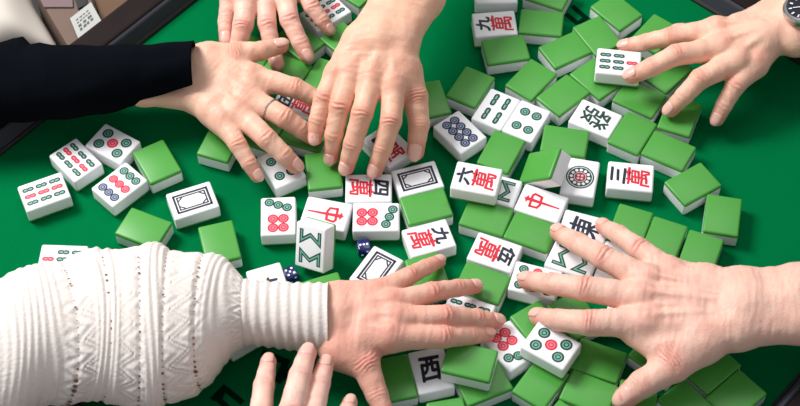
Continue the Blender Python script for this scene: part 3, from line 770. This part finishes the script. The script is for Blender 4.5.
HANDS['C'] = {'label': 'bare hand with forearm coming straight down from the top centre, fingers bunched', 'thumb': [(6.8, 92.6, 66, 14), (15.7, 72.4, 56, 11.5), (18.5, 52.0, 44, 9.4), (14.7, 34.6, 27, 7.8)], 'fingers': [[(-2.2, 76.2, 70, 10.8), (-5.6, 42.1, 62, 9.4), (-13.2, 27.9, 43, 8.3), (-20.7, 18.0, 25, 7.1)], [(-20.1, 84.1, 72, 11.3), (-30.2, 47.5, 66, 9.4), (-38.8, 30.8, 46, 8.4), (-45.3, 22.1, 25, 7.1)], [(-38.2, 91.0, 70, 10.8), (-49.0, 57.4, 64, 9.2), (-55.1, 41.2, 46, 8.2), (-58.7, 33.4, 25, 7.0)], [(-51.4, 92.5, 66, 9.9), (-63.7, 68.4, 62, 8.6), (-69.0, 52.3, 52, 7.7), (-71.7, 41.6, 42, 6.6)]], 'wrist': [(-29.9, 119.6, 76, 14.5), (-13.3, 119.6, 78, 17), (4.1, 118.3, 76, 15)], 'arm': [(-4.5, 164.2, 80, 15), (11.5, 162.7, 81, 17), (27.4, 163.0, 80, 15.5)], 'arm2': [(25.9, 253.8, 88, 20), (48.6, 250.9, 90, 24), (69.7, 252.0, 88, 20)], 'lines': 1.2}
HANDS['D'] = {'label': 'bare hand wearing a steel watch, reaching in from the top right', 'thumb': [(338.6, 162.8, 48, 12), (313.3, 162.4, 36, 9.5), (287.2, 163.2, 28, 8), (258.9, 166.6, 24, 7)], 'fingers': [[(287.1, 144.0, 50, 11), (246.0, 140.8, 46, 9), (225.0, 143.7, 36, 7.8), (208.1, 147.4, 27, 6.8)], [(288.6, 119.3, 54, 11.5), (246.2, 109.5, 58, 9.6), (224.2, 101.9, 51, 8.5), (208.3, 101.1, 41, 7.4)], [(301.2, 106.7, 52, 11.5), (265.6, 88.1, 50, 9.4), (252.0, 79.2, 38, 8.2), (241.7, 75.2, 24.5, 7.2)], [(316.6, 104.9, 48, 11), (297.1, 85.5, 42, 8.8), (287.6, 74.1, 30, 7.6), (281.8, 66.5, 20, 6.6)]], 'wrist': [(357.1, 165.1, 58, 15), (357.8, 142.7, 59, 18), (354.9, 126.7, 56, 14)], 'arm': [(413.7, 194.4, 62, 17), (414.9, 172.7, 63, 20), (415.4, 154.4, 62, 17)], 'arm2': None}
HANDS['E'] = {'label': 'bare hand emerging from the cream cable knit sleeve, fingers pointing right', 'thumb': [(-49.2, -170.3, 42, 15), (-30.5, -185.7, 41, 11.5), (-22.4, -206.5, 33, 9), (-15.1, -225.0, 26, 7.6)], 'fingers': [[(-11.0, -163.5, 50, 12), (31.6, -163.5, 46, 9.1), (52.8, -155.7, 34, 7.9), (67.0, -149.1, 24.5, 6.6)], [(-5.9, -150.2, 52, 11.5), (33.9, -146.6, 50, 8.9), (58.3, -141.3, 36, 7.9), (75.7, -137.2, 24.5, 6.4)], [(-9.6, -134.9, 50, 11), (23.6, -122.5, 48, 8.3), (44.3, -111.2, 35, 7.3), (59.6, -103.6, 24.5, 6.3)], [(-19.8, -120.7, 46, 10), (6.4, -102.3, 42, 7.6), (19.8, -88.4, 32, 6.7), (31.0, -77.7, 24, 5.8)]], 'wrist': [(-52.9, -127.1, 46, 13.5), (-53.6, -144.3, 48, 16), (-55.4, -160.0, 45, 13.5)], 'arm': [(-117.8, -131.5, 46, 11), (-117.6, -138.0, 46, 13), (-117.5, -144.6, 46, 11)], 'arm2': None, 'lines': 1.3}
HANDS['F'] = {'label': 'large bare hand with forearm reaching in from the right edge, thumb bent down', 'thumb': [(235.1, -175.6, 50, 16), (210.0, -194.7, 44, 13), (184.7, -205.4, 36, 11.2), (171.5, -212.4, 27, 9.2)], 'fingers': [[(190.9, -160.0, 54, 12.5), (147.1, -158.2, 52, 10.6), (123.5, -146.7, 39, 9), (109.1, -134.4, 25, 7.4)], [(189.0, -138.9, 56, 12), (145.5, -128.5, 56, 10.4), (121.0, -114.4, 42, 9), (102.5, -99.5, 25, 7.8)], [(195.2, -120.9, 54, 11.5), (163.6, -98.2, 54, 10.2), (145.6, -74.5, 40, 8.9), (132.2, -52.8, 25, 7.5)], [(216.0, -111.4, 50, 11), (193.8, -87.0, 48, 9.2), (180.4, -65.9, 38, 8.1), (170.0, -47.5, 25, 6.8)]], 'wrist': [(270.0, -133.3, 56, 16), (268.6, -152.2, 58, 19), (262.0, -168.5, 55, 16)], 'arm': [(315.7, -134.3, 58, 18), (312.6, -151.3, 60, 22), (310.6, -165.6, 58, 17)], 'arm2': [(393.2, -139.5, 62, 20), (389.8, -154.6, 64, 24), (387.3, -169.8, 62, 20)], 'web': [[(181.4, -167.7, 46, 9), (206.6, -182.5, 45, 13)], [(206.6, -182.5, 45, 13), (231.8, -178.8, 48, 14)]], 'lines': 1.8}
HANDS['G'] = {'label': 'bare hand with fingers reaching up from the bottom edge beside the knit cuff', 'thumb': [(-107.3, -335.6, 56, 12), (-126.2, -308.6, 50, 10.5), (-136.6, -281.1, 44, 9), (-139.3, -260.7, 40, 7.5)], 'fingers': [[(-105.8, -282.9, 54, 11), (-111.2, -237.7, 56, 9.6), (-109.2, -206.2, 52, 8.3), (-106.7, -181.5, 46, 6.6)], [(-89.7, -282.2, 60, 11.5), (-86.6, -239.2, 70, 10), (-80.2, -207.0, 69, 8.7), (-74.8, -186.1, 66, 7.2)], [(-74.2, -285.0, 58, 11), (-71.3, -240.5, 62, 9.4), (-65.4, -209.5, 60, 8.1), (-61.4, -191.2, 57, 6.8)], [(-59.6, -289.1, 52, 10), (-52.8, -255.5, 54, 8.4), (-47.5, -235.5, 51, 7.4), (-43.0, -220.1, 47, 6)]], 'wrist': [(-99.1, -368.2, 60, 15), (-84.6, -371.0, 62, 18), (-70.5, -370.6, 60, 15)], 'arm': [(-97.5, -421.9, 66, 18), (-83.5, -424.5, 68, 20), (-69.8, -424.2, 66, 18)], 'arm2': None}
HO = {}
for k_, H_ in HANDS.items():
    HO[k_] = build_hand(k_, H_)

# ------------------------------------------------------------------ sleeves
def interp(secs, t):
    i = min(int(t), len(secs)-2); f = t-i
    f2 = f
    return [a*(1-f2)+b*f2 for a, b in zip(secs[i], secs[i+1])]

def loft(name, secs, nu, nth, parent, mats, disp=None, endx=None, thick=1.6, mi=None):
    # secs: (x, y, zc, half width, half height, bow); arm runs along x
    vs = []; fs = []; uu = []
    for layer in (0, 1):
        for i in range(nu+1):
            for j in range(nth):
                th = 2*math.pi*j/nth
                t = i/nu*(len(secs)-1)
                if endx: t = endx(t, th)
                x, y, zc, a, b, bow = interp(secs, t)
                d = disp(x, t, th) if disp and layer == 0 else 0
                r = d-(thick if layer else 0)
                cx = math.cos(th); sx = math.sin(th)
                vs.append((x+bow*1.1*max(0, math.sin(th-0.61))**1.1, y+cx*(a+r), zc+sx*(b+r)))
    base = (nu+1)*nth
    m = []
    for i in range(nu):
        for j in range(nth):
            j2 = (j+1) % nth
            fs.append((i*nth+j, i*nth+j2, (i+1)*nth+j2, (i+1)*nth+j)); m.append(0)
            fs.append((base+(i+1)*nth+j, base+(i+1)*nth+j2, base+i*nth+j2, base+i*nth+j)); m.append(0)
    for j in range(nth):
        j2 = (j+1) % nth
        fs.append((nu*nth+j, nu*nth+j2, base+nu*nth+j2, base+nu*nth+j)); m.append(0)
        fs.append((j2, j, base+j, base+j2)); m.append(0)
    if mi: mi(vs, fs, m)
    if parent:
        inv = Vector(parent.location)/S
        vs = [(v[0]-inv.x, v[1]-inv.y, v[2]-inv.z) for v in vs]
    return mesh_obj(name, vs, fs, mats, parent, mi=m)

knit = [(-358.2, -194.9, 64, 66.2, 46, 20), (-332.1, -187.8, 64, 64.9, 46, 22), (-314.0, -177.3, 64, 61.1, 46, 24), (-304.3, -168.0, 63, 59.1, 46, 24), (-292.7, -161.1, 62, 56.7, 45, 23), (-280.6, -158.6, 61, 56.5, 44, 22), (-269.8, -158.4, 60, 59.8, 44, 22), (-257.7, -153.3, 60, 62.0, 44, 20), (-244.8, -149.9, 59, 63.0, 43, 17), (-231.4, -151.6, 58, 63.9, 43, 14), (-219.6, -151.6, 58, 66.5, 43, 11), (-207.2, -150.0, 57, 70.5, 42, 8), (-196.3, -149.3, 56, 70.3, 41, 5), (-186.1, -150.4, 55, 65.4, 41, 2), (-175.2, -150.2, 54, 62.5, 40, 0), (-162.7, -147.7, 53, 60.1, 39, -2), (-152.1, -141.8, 51, 53.2, 36, -3), (-143.0, -134.8, 49, 43.2, 32, -2), (-135.2, -133.5, 48, 33.1, 29, 0), (-128.0, -135.5, 47, 26.3, 27, 0), (-106.4, -138.1, 47, 26.7, 26, 0), (-82.4, -141.3, 47, 28.4, 26, 0), (-59.2, -143.9, 47, 29.5, 26, 0)]
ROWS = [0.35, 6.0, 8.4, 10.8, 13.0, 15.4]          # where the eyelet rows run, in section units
def knit_disp(x, t, th):
    n = noise.noise(Vector((x*0.02, math.cos(th)*1.3, math.sin(th)*1.3)))*2.2
    d = n
    if t > 19.0: return 0.75*math.cos(2*math.pi*(x+50)/8.3)-0.2+0.4*n
    band = 0
    for c, w in ((2.8, 1.6), (4.2, 1.0), (8.3, 0.9), (12.0, 0.9), (17.0, 1.2)):
        e = math.exp(-((t-c)/w)**4); band = max(band, e)
    d += band*(2.6+0.5*math.cos(2*math.pi*(x+3*math.sin(th*2+t))/6.2))
    q = 1-band
    ph = (th*5.2) % 2.0; zz = abs(ph-1.0)                 # leaf stitch: raised chevrons between the eyelet rows
    near = min(abs(t-c-(zz-0.5)*1.5) for c in (1.6, 7.2, 9.6, 14.3))
    d += q*(1.1-1.5*math.exp(-(near/0.10)**2)+0.5*math.cos(near*5))
    for r in ROWS:
        d -= 1.2*math.exp(-((t-r)/0.22)**2)
    return d
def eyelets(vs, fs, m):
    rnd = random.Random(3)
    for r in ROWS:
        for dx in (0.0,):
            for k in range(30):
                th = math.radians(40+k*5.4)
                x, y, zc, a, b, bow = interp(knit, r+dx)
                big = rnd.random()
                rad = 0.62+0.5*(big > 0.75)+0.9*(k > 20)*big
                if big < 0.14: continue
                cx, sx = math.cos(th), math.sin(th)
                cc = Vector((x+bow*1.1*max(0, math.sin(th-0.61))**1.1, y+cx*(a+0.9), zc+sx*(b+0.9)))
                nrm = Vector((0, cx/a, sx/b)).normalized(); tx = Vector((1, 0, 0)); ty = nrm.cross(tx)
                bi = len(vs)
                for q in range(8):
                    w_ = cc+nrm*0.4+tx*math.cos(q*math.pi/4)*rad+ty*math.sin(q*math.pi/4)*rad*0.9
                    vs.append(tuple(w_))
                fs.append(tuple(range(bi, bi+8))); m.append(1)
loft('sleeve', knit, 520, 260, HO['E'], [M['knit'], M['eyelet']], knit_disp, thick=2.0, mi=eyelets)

black = [(-411.3, 111.0, 52, 44.7, 30, 0), (-375.7, 109.1, 52, 42.5, 30, 0), (-348.9, 105.8, 52, 38.4, 30, 0), (-338.6, 108.8, 52, 41.6, 30, 0), (-330.8, 109.7, 52, 42.2, 30, 0), (-322.3, 104.2, 52, 36.3, 30, 0), (-313.6, 105.0, 52, 37.5, 30, 0), (-302.9, 103.8, 52, 35.8, 30, 0), (-282.9, 104.4, 51, 34.0, 28, 0), (-256.6, 106.5, 51, 31.0, 28, 0), (-225.0, 110.8, 52, 24.9, 28, 0), (-199.3, 111.5, 53, 23.7, 28, 0), (-177.3, 112.7, 53, 24.7, 28, 0)]
def black_end(t, th):
    # the cuff is slit: its lower edge is drawn back towards the elbow
    c = -math.cos(th); q = (17.0*c-15.6*math.sin(th))/23.1
    k = min(1, max(0, (q-0.50)/0.42))**1.2
    return t*(1-k*2.05/12.0)
def black_disp(x, t, th):
    return 1.4*noise.noise(Vector((x*0.03, math.cos(th)*2, math.sin(th)*2)))+0.7*math.sin(x*0.16+3*math.cos(th))
loft('sleeve', black, 140, 110, HO['A'], [M['black_cloth']], black_disp, endx=black_end, thick=1.4)

# ------------------------------------------------------------------ ring and watch
def torus(bm, R, r, n=32, k=8, squash=1.0):
    rings = []
    for i in range(n):
        a = 2*math.pi*i/n; row = []
        for j in range(k):
            b = 2*math.pi*j/k
            row.append(bm.verts.new(((R+r*math.cos(b))*math.cos(a), (R+r*math.cos(b))*math.sin(a), r*squash*math.sin(b))))
        rings.append(row)
    for i in range(n):
        for j in range(k):
            bm.faces.new((rings[i][j], rings[(i+1) % n][j], rings[(i+1) % n][(j+1) % k], rings[i][(j+1) % k]))
fm = HANDS['A']['fingers'][1]
a_, b_ = Vector(fm[0][:3]), Vector(fm[1][:3])
pos = a_.lerp(b_, 0.62)
bm = bmesh.new(); torus(bm, 9.9, 0.75)
o = from_bm('finger_ring', bm, [M['steel']])
o.location = pos*S; o.rotation_euler = (b_-a_).to_track_quat('Z', 'Y').to_euler()
tag(o, 'thin metal ring on the middle finger of the black-sleeved hand', 'ring')

wp = Vector((358.6, 136.9, 84.0))
watch = empty('wristwatch', (wp.x, wp.y, wp.z))
_wd = (Vector(HANDS['D']['arm'][1][:3])-Vector(HANDS['D']['wrist'][1][:3])); _wd.z = 0; wang = math.atan2(_wd.y, _wd.x)
watch.rotation_euler = (math.radians(-8), math.radians(-10), wang)
tag(watch, 'round steel wristwatch with dark dial on the top right wrist', 'watch')
def lathe(name, prof, material, parent, n=48):
    vs = []; fs = []
    for r, z in prof:
        for i in range(n): vs.append((r*math.cos(2*math.pi*i/n), r*math.sin(2*math.pi*i/n), z))
    for k in range(len(prof)-1):
        for i in range(n): fs.append((k*n+i, k*n+(i+1) % n, (k+1)*n+(i+1) % n, (k+1)*n+i))
    fs.append(tuple(range((len(prof)-1)*n, len(prof)*n))); fs.append(tuple(range(n-1, -1, -1)))
    o = mesh_obj(name, vs, fs, [material], parent); o.data.set_sharp_from_angle(angle=math.radians(35)); return o
lathe('case', [(17, -6), (18.5, -4), (18.5, 1), (17.2, 3), (15, 3.2), (14.6, 1.2)], M['steel'], watch)
dl = lathe('dial', [(14.4, 0.8), (14.4, 1.5)], M['dial'], watch)
bm = bmesh.new()
for i in range(12):
    a = math.pi*i/6
    g = bmesh.ops.create_cube(bm, size=1)['verts']
    bmesh.ops.scale(bm, verts=g, vec=(2.8, 1.3, 0.3)); bmesh.ops.translate(bm, verts=g, vec=(11.6, 0, 1.8)); bmesh.ops.rotate(bm, verts=g, cent=(0, 0, 0), matrix=Matrix.Rotation(a, 3, 'Z'))
from_bm('hour_markers', bm, [M['pip']], dl, smooth=False)
for ln, wd_, an in ((7, 1.2, 0.9), (10.5, 0.8, 2.6)):
    bm = bmesh.new(); g = bmesh.ops.create_cube(bm, size=1)['verts']
    bmesh.ops.scale(bm, verts=g, vec=(ln, wd_, 0.3)); bmesh.ops.translate(bm, verts=g, vec=(ln/2-1, 0, 2.2)); bmesh.ops.rotate(bm, verts=g, cent=(0, 0, 0), matrix=Matrix.Rotation(an, 3, 'Z'))
    from_bm('watch_hand', bm, [M['pip']], dl, smooth=False)
bm = bmesh.new()
RB, RZ = 36.0, 25.0
nl = 30
for i in range(nl):
    a = 2*math.pi*(i+0.5)/nl
    if 0.32*math.pi < a < 0.68*math.pi: continue
    g = rounded_box(-8, 8, -2.9, 2.9, -1.3, 1.3, 0.6, 1)
    y, z = RB*math.cos(a), RZ*math.sin(a)
    ang = math.atan2(RZ*math.cos(a), -RB*math.sin(a))
    bmesh.ops.rotate(g, verts=g.verts, cent=(0, 0, 0), matrix=Matrix.Rotation(ang, 3, 'X'))
    bmesh.ops.translate(g, verts=g.verts, vec=(0, y, z-RZ-3))
    tmp = bpy.data.meshes.new('t'); g.to_mesh(tmp); g.free(); bm.from_mesh(tmp); bpy.data.meshes.remove(tmp)
from_bm('bracelet', bm, [M['steel']], watch)

# ------------------------------------------------------------------ things beside the table, top left

def quad_block(name, pts, z0, z1, material, parent=None, bevel=2.0):
    # straight-sided block over a ground outline
    n = len(pts)
    vs = [(x, y, z0) for x, y in pts]+[(x, y, z1) for x, y in pts]
    fs = [tuple(range(n, 2*n)), tuple(range(n-1, -1, -1))]+[(i, (i+1) % n, n+(i+1) % n, n+i) for i in range(n)]
    o = mesh_obj(name, vs, fs, [material], parent, smooth=False)
    if bevel:
        b = o.modifiers.new('bevel', 'BEVEL'); b.width = bevel*S; b.segments = 2
    return o
# a stool stands beside the table and carries a card box and a folded cream jacket
BZ = -95.0
st = empty('side_stool', (-400, 330, -740)); tag(st, 'low dark side stool beside the table corner, under the card box', 'stool')
bm = rounded_box(-220, 150, -130, 150, 740+BZ-30, 740+BZ, 6, 2); from_bm('seat', bm, [M['rail_black']], st)
for sx in (-200, 130):
    for sy in (-110, 130):
        bm = rounded_box(sx-14, sx+14, sy-14, sy+14, 0, 740+BZ-30, 2, 1); from_bm('leg', bm, [M['rail_black']], st)
def pz(a): return (a[0], a[1])
TOPZ = -30.0
box = empty('card_box', (0, 0, 0)); tag(box, 'brown card box with a white label behind the table rim at top left', 'box')
out = [(-311.4, 212.0, -30.0), (-297.0, 211.4, -30.0), (-285.6, 249.1, -30.0), (-303.0, 294.3, -30.0), (-356.5, 296.5, -30.0)]
out = [pz(p) for p in out]
quad_block('body', out, BZ, TOPZ, M['card'], box)
lid = [pz(p) for p in [(-341.3, 266.4, -28.0), (-312.9, 265.3, -28.0), (-316.4, 293.0, -28.0), (-353.9, 294.5, -28.0)]]
quad_block('lid_flap', lid, TOPZ+0.2, TOPZ+2.0, M['mauve'], box, 0.5)
hole = [pz(p) for p in [(-307.8, 262.5, -28.0), (-299.6, 268.7, -28.0), (-303.1, 287.2, -28.0), (-315.9, 287.7, -28.0)]]
quad_block('dark_opening', hole, TOPZ+0.2, TOPZ+2.4, M['rail_black'], box, 0)
lab = [pz(p) for p in [(-302.2, 219.1, -27.0), (-283.3, 245.1, -27.0), (-295.6, 270.2, -27.0), (-314.3, 249.7, -27.0)]]
lb = quad_block('label', lab, TOPZ+2.4, TOPZ+3.2, M['paper'], box, 0.2)
a, b, c, d = [Vector(p) for p in lab]
def on(u, v): p = (a.lerp(b, u)).lerp(d.lerp(c, u), v); return (p.x, p.y, TOPZ+3.35)
lv, lf = [], []
rnd = random.Random(8)
for v0, h_, n_ in ((0.30, 0.10, 4), (0.45, 0.10, 3), (0.62, 0.05, 5), (0.74, 0.05, 4)):
    u0 = 0.18
    for k in range(n_):
        w_ = (0.62/n_)*rnd.uniform(0.6, 0.85)
        bi = len(lv); lv += [on(u0, v0), on(u0+w_, v0), on(u0+w_, v0+h_), on(u0, v0+h_)]; lf.append((bi, bi+1, bi+2, bi+3)); u0 += 0.64/n_
mesh_obj('small_print', lv, lf, [M['grey_ink']], lb, smooth=False)
box2 = quad_block('card_box', [pz(p) for p in [(-286.8, 255.4, -40.0), (-283.7, 252.7, -40.0), (-258.2, 280.5, -40.0), (-263.7, 302.0, -40.0), (-301.6, 303.5, -40.0)]], BZ, -42, mat('tan_card', srgb(98, 72, 50), 0.8, noise_scale=20, noise_amt=0.15))
tag(box2, 'tan card box behind the labelled box, against the table rim', 'box')

# folded cream jacket: a soft folded form
cx_, cy_ = pz((-384.4, 278.6, -50.0))
vs = []; fs = []
NU, NV = 60, 40
R_edge = [pz(p) for p in [(-371.7, 318.2, -50.0), (-353.8, 280.1, -50.0), (-339.3, 253.3, -50.0), (-322.7, 221.9, -50.0)]]
L_edge = [(x-150, y+10) for x, y in R_edge]
for side in (0, 1):
    for i in range(NU+1):
        u = i/NU; s_ = u*3; k = min(int(s_), 2); f = s_-k
        rx = R_edge[k][0]*(1-f)+R_edge[k+1][0]*f; ry = R_edge[k][1]*(1-f)+R_edge[k+1][1]*f
        for j in range(NV+1):
            v = j/NV
            x = rx-150*(1-v); y = ry+10*(1-v)
            e = max(0, 1-abs(2*v-1)**3)**0.5*max(0, 1-abs(2*u-1)**5)**0.5
            fold = 5*math.sin(v*16+u*3)+4*noise.noise(Vector((x*.02, y*.02, 1)))
            z = -50+(34*e+fold*e if side == 0 else -44*e)
            vs.append((x, y, z))
o0 = (NU+1)*(NV+1)
for i in range(NU):
    for j in range(NV):
        q = (i*(NV+1)+j, i*(NV+1)+j+1, (i+1)*(NV+1)+j+1, (i+1)*(NV+1)+j)
        fs.append(q[::-1]); fs.append(tuple(o0+k for k in q))
jk = mesh_obj('folded_jacket', vs, fs, [M['cream_cloth']])
tag(jk, 'cream folded jacket at the top left corner beside the card box', 'jacket')
